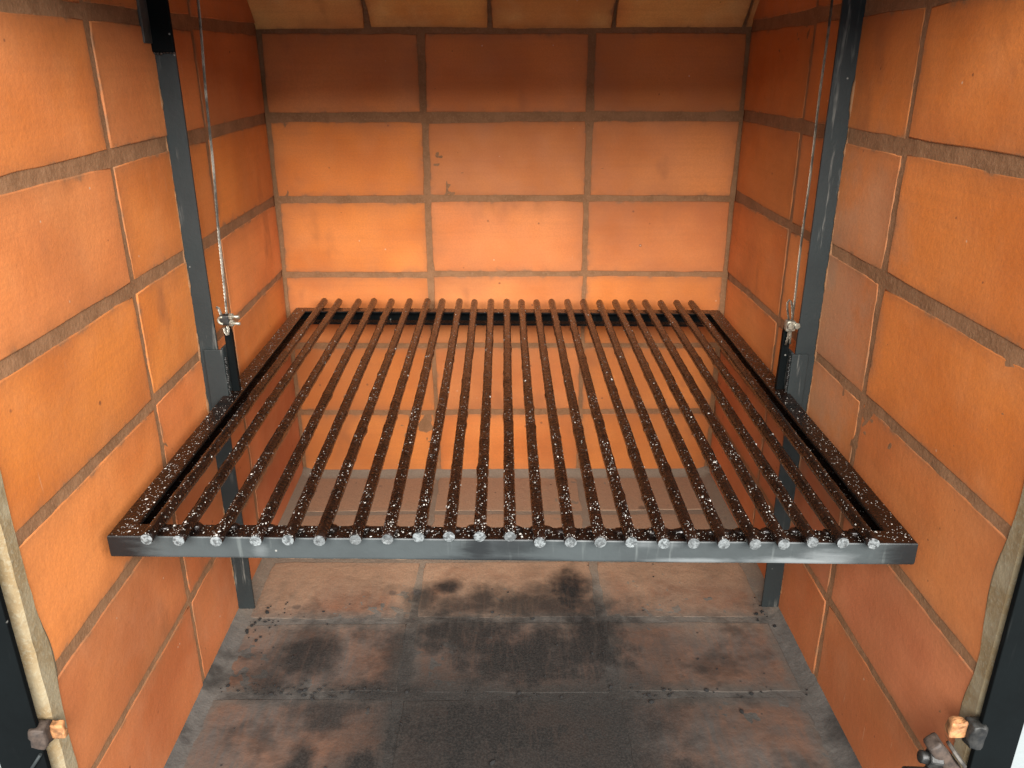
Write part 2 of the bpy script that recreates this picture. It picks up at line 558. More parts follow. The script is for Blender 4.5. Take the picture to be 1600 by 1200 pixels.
def make_brick(frame, quad, mat, parent, depth=0.06, proud=0.0, bev=0.0008, jit=0.0009, name='brick'):
    """frame(u, v, n) -> world; quad = 4 (u, v) corners anticlockwise from lower left; a real block with uneven arrises"""
    N = 7
    seed = rng.random() * 100
    out = []
    cu = sum(q[0] for q in quad) / 4
    cv = sum(q[1] for q in quad) / 4
    w = max(q[0] for q in quad) - min(q[0] for q in quad)
    h = max(q[1] for q in quad) - min(q[1] for q in quad)
    u0, v0 = min(q[0] for q in quad), min(q[1] for q in quad)
    tu, tv = rng.uniform(-1, 1) * 0.004, rng.uniform(-1, 1) * 0.005
    for s in range(4):
        a, b = quad[s], quad[(s + 1) % 4]
        for i in range(N):
            t = i / N
            u = a[0] + (b[0] - a[0]) * t
            v = a[1] + (b[1] - a[1]) * t
            nv = noise.noise_vector(Vector((u * 34 + seed, v * 34, seed)))
            nv2 = noise.noise_vector(Vector((u * 110 + seed, v * 110, seed + 9)))
            u += nv.x * jit * 1.6 + nv2.x * jit * 0.7
            v += nv.y * jit * 1.6 + nv2.y * jit * 0.7
            if i == 0:      # knocked corner
                k = rng.uniform(0.0, 0.0014)
                u += k * (1 if u < cu else -1)
                v += k * (1 if v < cv else -1)
            out.append((u, v))

    def nn(u, v):
        return proud + (u - cu) * tu + (v - cv) * tv
    bm = bmesh.new()
    un, uf = bm.loops.layers.uv.new('near'), bm.loops.layers.uv.new('far')
    rings = []
    for ins, dn in ((bev * 1.6, 0.0), (bev * 0.55, -bev * 0.35), (0.0, -bev * 1.3), (0.0, -depth)):
        ring = []
        for (u, v) in out:
            du, dv = cu - u, cv - v
            # inset along both axes
            iu = u + (ins if du > 0 else -ins) * min(1, abs(du) / (w * 0.5) * 1.0) ** 3
            iv = v + (ins if dv > 0 else -ins) * min(1, abs(dv) / (h * 0.5) * 1.0) ** 3
            vert = bm.verts.new(frame(iu, iv, nn(iu, iv) + dn))
            ring.append((vert, iu, iv))
        rings.append(ring)
    n = len(out)
    faces = []

    def face(items):
        f = bm.faces.new([i[0] for i in items])
        for lp, it in zip(f.loops, items):
            lp[un].uv = (it[1] - u0, it[2] - v0)
            lp[uf].uv = (u0 + w - it[1], v0 + h - it[2])
        return f
    face(rings[0])
    for r in range(3):
        for i in range(n):
            f = face((rings[r + 1][i], rings[r + 1][(i + 1) % n], rings[r][(i + 1) % n], rings[r][i]))
            f.smooth = r < 2
    face(list(reversed(rings[3])))
    bmesh.ops.recalc_face_normals(bm, faces=bm.faces[:])
    return from_bm(name, bm, mat, parent)


def mortar_slab(name, frame, u0, u1, v0, v1, recess, mat, step=0.006, thick=0.11, amp=0.0012, extra=None):
    nu, nv = max(2, int((u1 - u0) / step)), max(2, int((v1 - v0) / step))
    verts, faces = [], []
    for j in range(nv + 1):
        for i in range(nu + 1):
            u, v = u0 + (u1 - u0) * i / nu, v0 + (v1 - v0) * j / nv
            d = noise.noise(Vector((u * 60, v * 60, 3.3))) * amp + noise.noise(Vector((u * 170, v * 170, 8.1))) * amp * 0.7
            if extra:
                d += extra(u, v)
            verts.append(frame(u, v, -recess + d))
    W = nu + 1
    for j in range(nv):
        for i in range(nu):
            a = j * W + i
            faces.append((a, a + 1, a + W + 1, a + W))
    # solid body behind
    loop = [i for i in range(W)] + [j * W + nu for j in range(1, nv + 1)] + [nv * W + i for i in range(nu - 1, -1, -1)] + [j * W for j in range(nv - 1, 0, -1)]
    base = len(verts)
    for idx in loop:
        j, i = divmod(idx, W)
        verts.append(frame(u0 + (u1 - u0) * i / nu, v0 + (v1 - v0) * j / nv, -thick))
    L = len(loop)
    for i in range(L):
        faces.append((loop[(i + 1) % L], loop[i], base + i, base + (i + 1) % L))
    faces.append(tuple(reversed(range(base, base + L))))
    me = bpy.data.meshes.new(name)
    me.from_pydata([tuple(v) for v in verts], [], faces)
    bm = bmesh.new()
    bm.from_mesh(me)
    bmesh.ops.recalc_face_normals(bm, faces=bm.faces[:])
    bm.to_mesh(me)
    bm.free()
    return link(name, me, mat, None, True)


XL, XR, SL, SR = -0.3606, 0.3535, 0.0168, 0.0100
YF = -0.783


def f_back(u, v, n):
    return Vector((u, -n, v))


def f_left(u, v, n):      # u = distance from the back wall towards the front
    return Vector((XL + SL * u + n, -u, v))


def f_right(u, v, n):
    return Vector((XR + SR * u - n, -u, v))


def f_floor(u, v, n):     # v = distance from the back wall
    return Vector((u, -v, n))


S2 = math.sqrt(0.5)


def f_hood(u, v, n):
    return Vector((u, -v * S2 - n * S2 + 0.004, 0.7255 + v * S2 - n * S2))


def lay(frame, us, rows, joint_u, joint_v, mat, parent, proud=(0.0002, 0.0008), jit=0.0009, wob=0.0016, skip=None):
    """us: joint centre positions (u may vary per row through a function); rows: list of functions v(u)"""
    for r in range(len(rows) - 1):
        for c in range(len(us) - 1):
            if skip and skip(r, c):
                continue
            ju0 = joint_u(c, r) * 0.45
            ju1 = joint_u(c + 1, r) * 0.45
            jv0 = joint_v(r) * 0.45
            jv1 = joint_v(r + 1) * 0.45
            ua, ub = us[c] + ju0, us[c + 1] - ju1

            def w():
                return rng.uniform(-wob, wob)
            q = [(ua + w(), rows[r](ua) + jv0 + w()), (ub + w(), rows[r](ub) + jv0 + w()),
                 (ub + w(), rows[r + 1](ub) - jv1 + w()), (ua + w(), rows[r + 1](ua) - jv1 + w())]
            make_brick(frame, q, mat(r) if callable(mat) else mat, parent, proud=rng.uniform(*proud), jit=jit)


def const(z):
    return lambda u: z


def tilt(za, zb, ua=0.2, ub=0.75):
    return lambda u: za + (zb - za) * (u - ua) / (ub - ua)


# back wall
wall_back = mortar_slab('wall_back', f_back, -0.40, 0.40, -0.02, 0.742, 0.00045, 'mortar', amp=0.0007)
tag(wall_back, 'terracotta brick wall closing the back of the firebox', kind='structure')
bj = {0: 0.010, 1: 0.009, 2: 0.010, 3: 0.0095, 4: 0.0105, 5: 0.0150, 6: 0.014}
lay(f_back, [XL, -0.1233, 0.1244, XR], [const(0.0), const(0.12), const(0.24), const(0.361), const(0.4805), const(0.601), const(0.7225)],
    lambda c, r: 0.012 if c in (0, 3) else (0.0085 if r < 4 else 0.0115), lambda r: bj[r], 'brick', wall_back)

# left wall
wall_left = mortar_slab('wall_left', f_left, 0.004, 0.785, -0.02, 1.16, 0.00045, 'mortar', amp=0.00072)
tag(wall_left, 'terracotta brick side wall on the left of the grill', kind='structure')
lrows = [const(0.004), const(0.1215), tilt(0.241, 0.2378), tilt(0.3635, 0.3590), tilt(0.4795, 0.4770), tilt(0.6000, 0.5950), tilt(0.7195, 0.7135), const(0.838)]
lj = [0.008, 0.0100, 0.0105, 0.0125, 0.0155, 0.0150, 0.0150, 0.012]
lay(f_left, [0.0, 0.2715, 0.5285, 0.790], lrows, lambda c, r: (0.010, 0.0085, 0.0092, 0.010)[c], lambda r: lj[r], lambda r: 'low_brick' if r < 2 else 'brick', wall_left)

# right wall
wall_right = mortar_slab('wall_right', f_right, 0.004, 0.785, -0.02, 1.16, 0.00045, 'mortar', amp=0.00078)
tag(wall_right, 'terracotta brick side wall on the right of the grill, in softer light', kind='structure')
rrows = [const(0.002), const(0.1180), tilt(0.238, 0.2415), tilt(0.3610, 0.3615), tilt(0.4850, 0.4830), tilt(0.6040, 0.6055), tilt(0.7250, 0.7270), const(0.845)]
rj = [0.008, 0.0095, 0.0110, 0.0120, 0.0140, 0.0160, 0.0150, 0.012]
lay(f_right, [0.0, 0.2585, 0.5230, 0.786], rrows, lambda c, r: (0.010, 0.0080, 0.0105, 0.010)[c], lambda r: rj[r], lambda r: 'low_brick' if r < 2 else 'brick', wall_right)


# floor
def fillet(u, v):
    dl, dr, db = u - (XL + SL * v), (XR + SR * v) - u, v
    e = 0.0
    for d in (dl, dr, db):
        e += 0.011 * max(0.0, 1 - max(0.0, d) / 0.022) ** 2
    return min(e, 0.014)


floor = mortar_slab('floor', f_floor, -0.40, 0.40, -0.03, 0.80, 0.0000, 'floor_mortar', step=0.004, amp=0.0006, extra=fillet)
tag(floor, 'soot-stained brick floor of the firebox with grey mortar joints', kind='structure')
fr = [0.0, 0.134, 0.2695, 0.4065, 0.5415, 0.6770, 0.8120]
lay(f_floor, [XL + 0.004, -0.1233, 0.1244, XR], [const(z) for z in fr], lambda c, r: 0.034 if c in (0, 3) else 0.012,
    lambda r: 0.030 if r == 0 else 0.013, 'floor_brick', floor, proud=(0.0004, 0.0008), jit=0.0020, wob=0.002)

# sloping hood above the back wall
hood = mortar_slab('ceiling', f_hood, -0.40, 0.40, 0.0, 0.62, 0.0025, 'mortar', amp=0.0012)
tag(hood, 'sloping soot-toned refractory brick hood above the back wall', kind='structure')
lay(f_hood, [-0.366, -0.1995, -0.0240, 0.1535, 0.3445, 0.368], [const(-0.004), const(0.228), const(0.46)],
    lambda c, r: 0.0055, lambda r: 0.008, 'hood_brick', hood, proud=(0.002, 0.006), jit=0.0016, wob=0.0015)

# front: plaster facade round the opening, cream mortar on the wall ends
bm = bmesh.new()
add_box(bm, (-1.05, -0.800, -0.35), (-0.3855, -0.700, 1.45))
add_box(bm, (0.3880, -0.800, -0.35), (1.05, -0.700, 1.45))
add_box(bm, (-0.3855, -0.800, 0.786), (0.3880, -0.762, 1.45))
facade = from_bm('facade_wall', bm, 'plaster')
tag(facade, 'pale grey plaster front outside the black iron door frame', kind='structure')
bm = bmesh.new()
add_box(bm, (-0.45, -0.72, 1.16), (0.45, 0.05, 1.22))  # added out of view to keep light from entering at the top
light_block = from_bm('light_block_slab', bm, 'mortar')
tag(light_block, 'unseen slab added over the firebox to block light from above', kind='structure')


def cream_strip(name, x_in, sgn, label):
    """rough cream mortar troweled over the front end of a side wall"""
    bm = bmesh.new()
    n = 80
    cols = []
    for i in range(n + 1):
        z = -0.02 + i * 0.86 / n
        w = noise.noise(Vector((z * 22, 2.2 * sgn, 0))) * 0.0035 + noise.noise(Vector((z * 75, 5 * sgn, 0))) * 0.0016
        lap = 0.007 + 0.012 * noise.noise(Vector((z * 14, 7.7 * sgn, 0)))          # lap back over the brick face
        e = noise.noise(Vector((z * 130, 3 * sgn, 4))) * 0.0010
        prof = [(x_in + sgn * 0.0012, YF + 0.004 + max(0.001, lap)), (x_in - sgn * 0.0016, YF + 0.003 + w * 0.4 + lap * 0.5), (x_in - sgn * 0.0014 + e, YF - 0.0075 + e),
                (x_in + sgn * 0.0012 + e, YF - 0.0100 + w * 0.3), (x_in + sgn * 0.009 + w, YF - 0.0105 + e), (x_in + sgn * 0.034, YF - 0.0115),
                (x_in + sgn * 0.034, YF + 0.01)]
        cols.append([bm.verts.new((px, py, z)) for px, py in prof])
    for i in range(n):
        for j in range(6):
            f = bm.faces.new((cols[i][j], cols[i][j + 1], cols[i + 1][j + 1], cols[i + 1][j]))
            f.smooth = False
    bmesh.ops.recalc_face_normals(bm, faces=bm.faces[:])
    o = from_bm(name, bm, 'cream')
    return tag(o, label, kind='structure')


cream_strip('wall_end_left', XL + SL * 0.783, -1, 'rough cream mortar edge on the front end of the left brick wall')
cream_strip('wall_end_right', XR + SR * 0.783, 1, 'rough cream mortar edge on the front end of the right brick wall')

# ------------------------------------------------------------------ iron door frame at the front
dframe = empty('door_frame', (0, -0.80, 0))
tag(dframe, 'black iron door frame edging the front of the firebox opening', 'door frame')


def part(name, bm, mat, parent, smooth=False):
    o = from_bm(name, bm, mat, None, smooth)
    o.parent = parent
    o.matrix_parent_inverse = Matrix.Translation(-parent.location)
    return o


def rough_up(bm, amt, f=170, cuts=2):
    bmesh.ops.subdivide_edges(bm, edges=bm.edges[:], cuts=cuts, use_grid_fill=True)
    for v in bm.verts:
        v.co += noise.noise_vector(v.co * f) * amt


def sub(name, bm, mat, parent, smooth=False):
    o = from_bm(name, bm, mat, None, smooth)
    o.parent = parent
    o.matrix_parent_inverse = Matrix.Translation((0, 0, 0))
    return o


for s, xi, xo in ((-1, -0.3495, -0.3850), (1, 0.3560, 0.3875)):
    bm = bmesh.new()
    add_box(bm, (min(xi, xo), -0.8060, -0.05), (max(xi, xo), -0.8010, 0.7835), 0.0008)
    part('upright', bm, 'frame_paint', dframe)
bm = bmesh.new()
add_box(bm, (-0.385, -0.8062, 0.784), (0.3875, -0.8012, 0.819), 0.0008)
part('header', bm, 'frame_paint', dframe)
# left hinge lug: notch of rusty steel with a bare tab end
bm = bmesh.new()
add_box(bm, (-0.356, -0.8095, 0.196), (-0.3430, -0.7960, 0.2145), 0.003)
rough_up(bm, 0.0022)
lug = part('hinge_lug', bm, 'rust_steel', dframe, True)
bm = bmesh.new()
add_box(bm, (-0.3432, -0.8015, 0.1985), (-0.3335, -0.7955, 0.2120), 0.0012)
rough_up(bm, 0.0016)
o = sub('hinge_tab', bm, 'bare_tab', lug)
bm = bmesh.new()
add_tube(bm, [(-0.3505, -0.8075, 0.190), (-0.366, -0.8075, 0.168)], 0.0013, 8)
part('latch_rod', bm, 'paint', dframe)
# right hinge: lug, tab, leaf, pin, bolts
bm = bmesh.new()
add_box(bm, (0.3470, -0.8100, 0.193), (0.3600, -0.7960, 0.2150), 0.003)
rough_up(bm, 0.0022)
lug = part('hinge_lug', bm, 'dark_steel', dframe, True)
bm = bmesh.new()
add_box(bm, (0.3350, -0.8050, 0.200), (0.3472, -0.7960, 0.2135), 0.0015)
rough_up(bm, 0.0016)
o = sub('hinge_tab', bm, 'bare_tab', lug)
bm = bmesh.new()
rot = Matrix.Rotation(R(-38), 4, 'Y')
add_box(bm, (-0.006, -0.007, -0.019), (0.005, 0.006, 0.021), 0.0022)
rough_up(bm, 0.0012)
bmesh.ops.transform(bm, matrix=Matrix.Translation((0.3340, -0.806, 0.183)) @ rot, verts=bm.verts)
part('hinge_leaf', bm, 'rust_steel', dframe, True)
bm = bmesh.new()
bolt_prism(bm, (-0.0012, 0, 0), (1, 0, 0), 0.0105, 0.0024, 20, 0.0005)
bmesh.ops.transform(bm, matrix=Matrix.Translation((0.3425, -0.8060, 0.1855)) @ rot, verts=bm.verts)
part('hinge_washer', bm, 'worn_steel', dframe, False)
bm = bmesh.new()
bolt_prism(bm, (0.3300, -0.808, 0.182), (-1, 0.1, 0.15), 0.0075, 0.010, 6, 0.0008)
bl = part('hinge_nut', bm, 'dark_steel', dframe)
bm = bmesh.new()
bolt_prism(bm, (0.3215, -0.807, 0.183), (-1, 0.1, 0.15), 0.0050, 0.007, 12, 0.0008)

part('hinge_bolt', bm, 'dark_steel', dframe, True)
bm = bmesh.new()
bolt_prism(bm, (0.3340, -0.811, 0.1690), (-1, 0.05, 0.05), 0.0095, 0.012, 6, 0.001)
part('hinge_nut', bm, 'dark_steel', dframe)
bm = bmesh.new()
add_tube(bm, [(0.324, -0.811, 0.1695), (0.3040, -0.8105, 0.1700)], 0.0060, 14)
part('hinge_bolt', bm, 'dark_steel', dframe)

# ------------------------------------------------------------------ guide rails on the side walls
GY = -0.392


def guide(s, xw, xi, label, splice):
    g = empty('guide_rail', (xw, GY, 0.0))
    tag(g, label, 'guide rail', 'guide rails on the side walls')
    bm = bmesh.new()
    t = 0.003
    z0, z1 = 0.009, 1.10
    prof = [(xi, GY), (xi, GY + t), (xw + s * -1 * t, GY + t), (xw + s * -1 * t, GY + 0.020), (xw - s * 0.0003, GY + 0.020), (xw - s * 0.0003, GY)]
    rings = []
    n = 40
    for i in range(n + 1):
        z = z0 + (z1 - z0) * i / n
        b = noise.noise(Vector((z * 5, s * 3, 0))) * 0.0008
        rings.append([bm.verts.new((x + b, y + b * 0.5, z)) for x, y in prof])
    m = len(prof)
    for i in range(n):
        for j in range(m):
            bm.faces.new((rings[i][j], rings[i][(j + 1) % m], rings[i + 1][(j + 1) % m], rings[i + 1][j]))
    bm.faces.new(rings[0])
    bm.faces.new(rings[-1])
    bmesh.ops.recalc_face_normals(bm, faces=bm.faces[:])
    a = part('angle_bar', bm, 'paint', g)
    if splice:
        bm = bmesh.new()
        x0, x1 = sorted((xw - s * 0.0005, xi - s * 0.0018))
        add_box(bm, (x0, GY - 0.0055, 0.686), (x1, GY - 0.0008, 1.09), 0.0012)
        part('splice_plate', bm, 'frame_paint', g)
        bm = bmesh.new()
        add_box(bm, (xw + 0.0005, GY - 0.024, 0.694), (xw + 0.0035, GY - 0.006, 1.09), 0.0006)
        part('wall_plate', bm, 'worn_steel', g)
        bm = bmesh.new()
        for i in range(7):
            bmesh.ops.create_icosphere(bm, subdivisions=1, radius=0.0016, matrix=Matrix.Translation((x0 + (x1 - x0) * (i + 0.5) / 7, GY - 0.002, 0.6855 + rng.uniform(-0.001, 0.001))))
        part('weld_bead', bm, 'rust_steel', g, True)
    return g


guide(-1, -0.3545, -0.3328, 'black painted steel guide rail on the left brick wall, with scuffed paint', True)
guide(1, 0.3578, 0.3345, 'black painted steel guide rail on the right brick wall', False)

for s_, xw_, w_par in ((-1, -0.3545, wall_left), (1, 0.3578, wall_right)):
    bm = bmesh.new()
    sd = 11.0 * s_
    add_tube(bm, [(xw_ + s_ * 0.0004, GY - 0.0012, 0.012 + i * 0.0042) for i in range(160)], 0.0022, 6, True,
             lambda i, j: max(0.15, 0.75 + 1.1 * noise.noise(Vector((i * 0.11, sd, 0))) + 0.7 * noise.noise(Vector((i * 0.5, sd, j * 0.6)))))
    b_ = from_bm('mortar_bead', bm, 'mortar', w_par, True)

# ------------------------------------------------------------------ the grill
grill = empty('grill_grate', (0.0, -0.38, 0.300))
tag(grill, 'black steel grill grate of parallel round rods, flecked with white for its glints, raised above the floor', 'grill')
OC = [Vector((-0.3330, -0.6910, 0.3085)), Vector((0.3370, -0.7090, 0.3100)), Vector((0.3290, -0.0670, 0.3200)), Vector((-0.3325, -0.0480, 0.3205))]
cen = sum(OC, Vector()) / 4
PROF = [(0.0015, 0.0), (0.0185, 0.0), (0.0195, -0.0009), (0.0195, -0.0030), (0.0032, -0.0030), (0.0030, -0.0186), (0.0195, -0.0186), (0.0195, -0.0214), (0.0018, -0.0216), (0.0004, -0.0205), (0.0, -0.0190), (0.0, -0.0016), (0.0005, -0.0006)]


def miter(i):
    a, b, c = OC[i - 1], OC[i], OC[(i + 1) % 4]
    d1, d2 = (b - a).normalized(), (c - b).normalized()
    n1 = Vector((-d1.y, d1.x, 0)).normalized()
    n2 = Vector((-d2.y, d2.x, 0)).normalized()
    m = (n1 + n2)
    return m / (m.dot(n1))


MI = [miter(i) for i in range(4)]
RN = ['front_rail', 'side_rail', 'back_rail', 'side_rail']
rails = []
for s in range(4):
    i, j = s, (s + 1) % 4
    bm = bmesh.new()
    rings = []
    n = 36
    e = (OC[j] - OC[i]).normalized() * 0.0002
    for k in range(n + 1):
        t = k / n
        ring = []
        for (d, h) in PROF:
            a = OC[i] + MI[i] * d + e
            b = OC[j] + MI[j] * d - e
            p = a.lerp(b, t) + Vector((0, 0, h))
            p += noise.noise_vector(Vector((p.x * 14, p.y * 14, s))) * 0.0004 * min(1, 6 * min(t, 1 - t))
            ring.append(bm.verts.new(p))
        rings.append(ring)
    m = len(PROF)
    for k in range(n):
        for q in range(m):
            f = bm.faces.new((rings[k][q], rings[k][(q + 1) % m], rings[k + 1][(q + 1) % m], rings[k + 1][q]))
            f.smooth = False
    bm.faces.new(rings[0])
    bm.faces.new(rings[-1])
    bmesh.ops.recalc_face_normals(bm, faces=bm.faces[:])
    bm.normal_update()
    for f in bm.faces:        # top surfaces carry burnt grease, the outside is bare paint
        c = f.calc_center_median()
        f.material_index = 1 if f.normal.z > 0.5 else 0
    me = bpy.data.meshes.new(RN[s])
    bm.to_mesh(me)
    bm.free()
    o = link(RN[s], me, ['rail_paint', 'enamel'] if s == 0 else ['frame_paint', 'enamel'], None)
    o.parent = grill
    o.matrix_parent_inverse = Matrix.Translation(-grill.location)
    rails.append(o)

frx = [(232, 838), (284, 841), (342, 843), (403, 842), (453, 841), (504, 843), (560, 841), (608, 840), (658, 837), (705, 836), (752, 836), (801, 836), (848, 846), (895, 846), (942, 846), (991, 846), (1040, 848), (1088, 848), (1136, 849), (1184, 850), (1229, 850), (1275, 847), (1324, 848), (1370, 850)]
front_x = [-0.293, -0.266, -0.235, -0.203, -0.177, -0.151, -0.122, -0.096, -0.071, -0.046, -0.021, 0.004, 0.028, 0.053, 0.077, 0.102, 0.128, 0.152, 0.176, 0.201, 0.224, 0.248, 0.272, 0.296]
back_x = [-0.291, -0.267, -0.236, -0.212, -0.184, -0.155, -0.127, -0.103, -0.076, -0.052, -0.026, -0.001, 0.022, 0.046, 0.070, 0.095, 0.120, 0.145, 0.170, 0.194, 0.217, 0.241, 0.266, 0.289]
over = [0.013, 0.0145, 0.0150, 0.0135, 0.0120, 0.0125, 0.0105, 0.0095, 0.0060, 0.0045, 0.0040, 0.0035, 0.0120, 0.0115, 0.0110, 0.0105, 0.0118, 0.0112, 0.0115, 0.0118, 0.0112, 0.0080, 0.0085, 0.0095]
RR = 0.0054


def fleck_mesh(pts):
    """pts: (position, normal, along, length, width, height)"""
    bm = bmesh.new()
    for (p, nrm, al, L, Wd, H) in pts:
        side = nrm.cross(al).normalized()
        ring = []
        k = 6
        for i in range(k):
            t = 2 * math.pi * i / k
            rr = rng.uniform(0.75, 1.15)
            ring.append(bm.verts.new(p + al * (math.cos(t) * L * rr) + side * (math.sin(t) * Wd * rr) - nrm * H * 0.3))
        top = bm.verts.new(p + nrm * H)
        for i in range(k):
            f = bm.faces.new((ring[i], ring[(i + 1) % k], top))
            f.smooth = True
    return bm


def fleck_size():
    r = rng.random()
    if r < 0.72:
        a = rng.uniform(0.00032, 0.0006)
    elif r < 0.96:
        a = rng.uniform(0.00055, 0.0010)
    else:
        a = rng.uniform(0.0011, 0.0019)
    return a, a * rng.uniform(0.4, 0.65)


for k in range(24):
    zf = (OC[0].z + (OC[1].z - OC[0].z) * k / 23) + RR - 0.0006
    zb = 0.3203 + RR - 0.0004
    yf = -0.691 - 0.018 * (front_x[k] + 0.3305) / 0.665
    A = Vector((front_x[k], yf - over[k], zf))
    B = Vector((back_x[k], -0.030 - 0.016 * k / 23 + rng.uniform(-0.003, 0.003), zb))
    n = 110
    seed = rng.random() * 50
    bend = rng.uniform(-0.0010, 0.0010)
    pts = []
    for i in range(n + 1):
        t = i / n
        p = A.lerp(B, t)
        p.x += bend * math.sin(math.pi * t) + noise.noise(Vector((t * 5, seed, 0))) * 0.0005 * math.sin(math.pi * t)
        pts.append(p)
    bm = bmesh.new()
    lumps = [(rng.uniform(0.1, 0.9), rng.uniform(0, 6.28), rng.uniform(0.06, 0.20), rng.uniform(0.005, 0.012)) for _ in range(16)]

    def rf(i, j):
        t = i / n
        a = 2 * math.pi * j / 12
        v = 1 + 0.05 * noise.noise(Vector((t * 110, math.cos(a) * 1.5 + seed, math.sin(a) * 1.5))) + 0.05 * noise.noise(Vector((t * 34, math.cos(a) + seed, math.sin(a))))
        for (lt, la, lh, lw) in lumps:
            g = ((t - lt) / lw) ** 2
            if g < 4:
                v += lh * math.exp(-g) * max(0, math.cos(a - la)) ** 2
        if i == 0:
            v *= 0.90
        return v
    rings = add_tube(bm, pts, RR, 12, True, rf)
    bm.faces.ensure_lookup_table()
    bm.normal_update()
    for f in bm.faces:
        if len(f.verts) == 12:
            c = f.calc_center_median()
            if (c - A).length < 0.004:
                f.material_index = 1
    # dented saw-cut end
    cap = [f for f in bm.faces if len(f.verts) == 12 and f.material_index == 1]
    if cap:
        r_ = bmesh.ops.poke(bm, faces=cap)
        for v in r_['verts']:
            v.co.y += rng.uniform(-0.0006, 0.0010)
            v.co.x += rng.uniform(-0.001, 0.001)
        for f in r_['faces']:
            f.material_index = 1
    # weld fillets where the rod meets the front rail
    me_name = 'rod'
    me = bpy.data.meshes.new(me_name)
    bmesh.ops.recalc_face_normals(bm, faces=bm.faces[:])
    bm.to_mesh(me)
    bm.free()
    rod = link('rod', me, ['enamel', 'cut_steel'], None)
    rod.parent = grill
    rod.matrix_parent_inverse = Matrix.Translation(-grill.location)
    bm = bmesh.new()
    mat4 = (Matrix.Translation((front_x[k] + rng.uniform(-0.002, 0.002), yf + 0.0150 + rng.uniform(-0.003, 0.002), zf - RR + 0.0010)) @
            Matrix.Diagonal((rng.uniform(0.0092, 0.0118), rng.uniform(0.004, 0.0065), rng.uniform(0.0022, 0.0034), 1)))
    bmesh.ops.create_icosphere(bm, subdivisions=2, radius=1.0, matrix=mat4)
    for v in bm.verts:
        v.co += noise.noise_vector(v.co * 300) * 0.0006
    w_ = sub('weld_bead', bm, 'enamel', rod, True)
    # white flecks: crust grains with sky glints put into their pale colour
    fl = []
    for _ in range(360):
        t = rng.random() ** 1.55
        if rng.random() > 0.30 + 0.70 * (1 - t) ** 0.8:
            continue
        if noise.noise(Vector((t * 16, seed * 3, 0))) + 0.35 < rng.random() * 0.8:
            continue
        i = t * n
        p = pts[int(i)].lerp(pts[min(n, int(i) + 1)], i - int(i))
        a = rng.gauss(0, 0.75)
        nrm = Vector((math.sin(a), 0, math.cos(a)))
        al = Vector((rng.uniform(-0.5, 0.9), 1, 0))
        al = (al - nrm * al.dot(nrm)).normalized()
        L, Wd = fleck_size()
        fl.append((p + nrm * (RR * 1.01), nrm, al, L, Wd, Wd * 0.7))
    f_ = sub('glint_flecks', fleck_mesh(fl), 'fleck', rod)
    f_['kind'] = 'stuff'

# grain flecks coloured as glints on the top of the rails
for s, cnt in ((0, 700), (1, 420), (3, 520)):
    i, j = s, (s + 1) % 4
    fl = []
    for _ in range(cnt):
        t = rng.random()
        fade = t if s == 1 else (1 - t if s == 3 else 0.2)
        if rng.random() < fade * 0.75:
            continue
        d = rng.uniform(0.002, 0.0185)
        p = (OC[i] + MI[i] * d).lerp(OC[j] + MI[j] * d, t)
        L, Wd = fleck_size()
        a = rng.uniform(-0.6, 1.2)
        fl.append((p + Vector((0, 0, 0.0002)), Vector((0, 0, 1)), Vector((math.sin(a), math.cos(a), 0)), L, Wd, Wd * 0.6))
    f_ = sub('glint_flecks', fleck_mesh(fl), 'fleck', rails[s])
    f_['kind'] = 'stuff'

# slide brackets and hangers
for s, xb, xs, zt in ((-1, -0.3470, -0.3255, 0.3705), (1, 0.3480, 0.3290, 0.3630)):
    bm = bmesh.new()
    x0, x1 = sorted((xb, xs))
    zr = 0.3150
    add_box(bm, (x0, -0.3975, zr - 0.022), (x1, -0.3945, zt), 0.0006)
    xa, xc = sorted((xs, xs - (-s) * -0.003 if False else xs + s * 0.003))
    add_box(bm, (xa, -0.3942, zr), (xc, -0.3700, zt + 0.001), 0.0006)
    part('slide_bracket', bm, 'paint', grill)
    bm = bmesh.new()
    xh = xs - s * 0.0052
    nst = 10
    cols = []
    for i in range(nst + 1):
        t = i / nst
        z = zr + t * (0.394 - zr)
        wv = noise.noise(Vector((z * 40, s, 0))) * 0.0005
        hw, hd = 0.0042, 0.0030
        if i == nst:
            hw, hd = 0.0030, 0.0022
        cols.append([bm.verts.new((xh + a * hw + wv, -0.384 + b * hd + (1 - t) * 0.002, z)) for a, b in ((-1, -1), (1, -1), (1, 1), (-1, 1))])
    for i in range(nst):
        for j in range(4):
            bm.faces.new((cols[i][j], cols[i][(j + 1) % 4], cols[i + 1][(j + 1) % 4], cols[i + 1][j]))
    bm.faces.new(cols[0])
    bm.faces.new(cols[-1])
    bmesh.ops.recalc_face_normals(bm, faces=bm.faces[:])
    part('hanger_bar', bm, 'frame_paint', grill)
    bm = bmesh.new()
    for q in range(20):
        bmesh.ops.create_icosphere(bm, subdivisions=1, radius=rng.uniform(0.0014, 0.0021),
                                   matrix=Matrix.Translation((xs - s * 0.0006 + rng.uniform(-0.0006, 0.0006), -0.3935 + rng.uniform(-0.0008, 0.0012), zr + 0.0005 + q * 0.0023)))
    for v in bm.verts:
        v.co += noise.noise_vector(v.co * 420) * 0.0006
    part('weld_bead', bm, 'dark_steel', grill, True)

# ------------------------------------------------------------------ lifting cables


def cable(pts_list, r, mat, label, loc):
    c = empty('lifting_cable', loc)
    tag(c, label, 'steel cable', 'cables lifting the grill')
    for nm, pts, rr in pts_list:
        bm = bmesh.new()
        uvl = bm.loops.layers.uv.new('rope')
        add_tube(bm, pts, rr, 10, True, None, uvl)
        bmesh.ops.recalc_face_normals(bm, faces=bm.faces[:])
        part(nm, bm, mat, c)
    return c


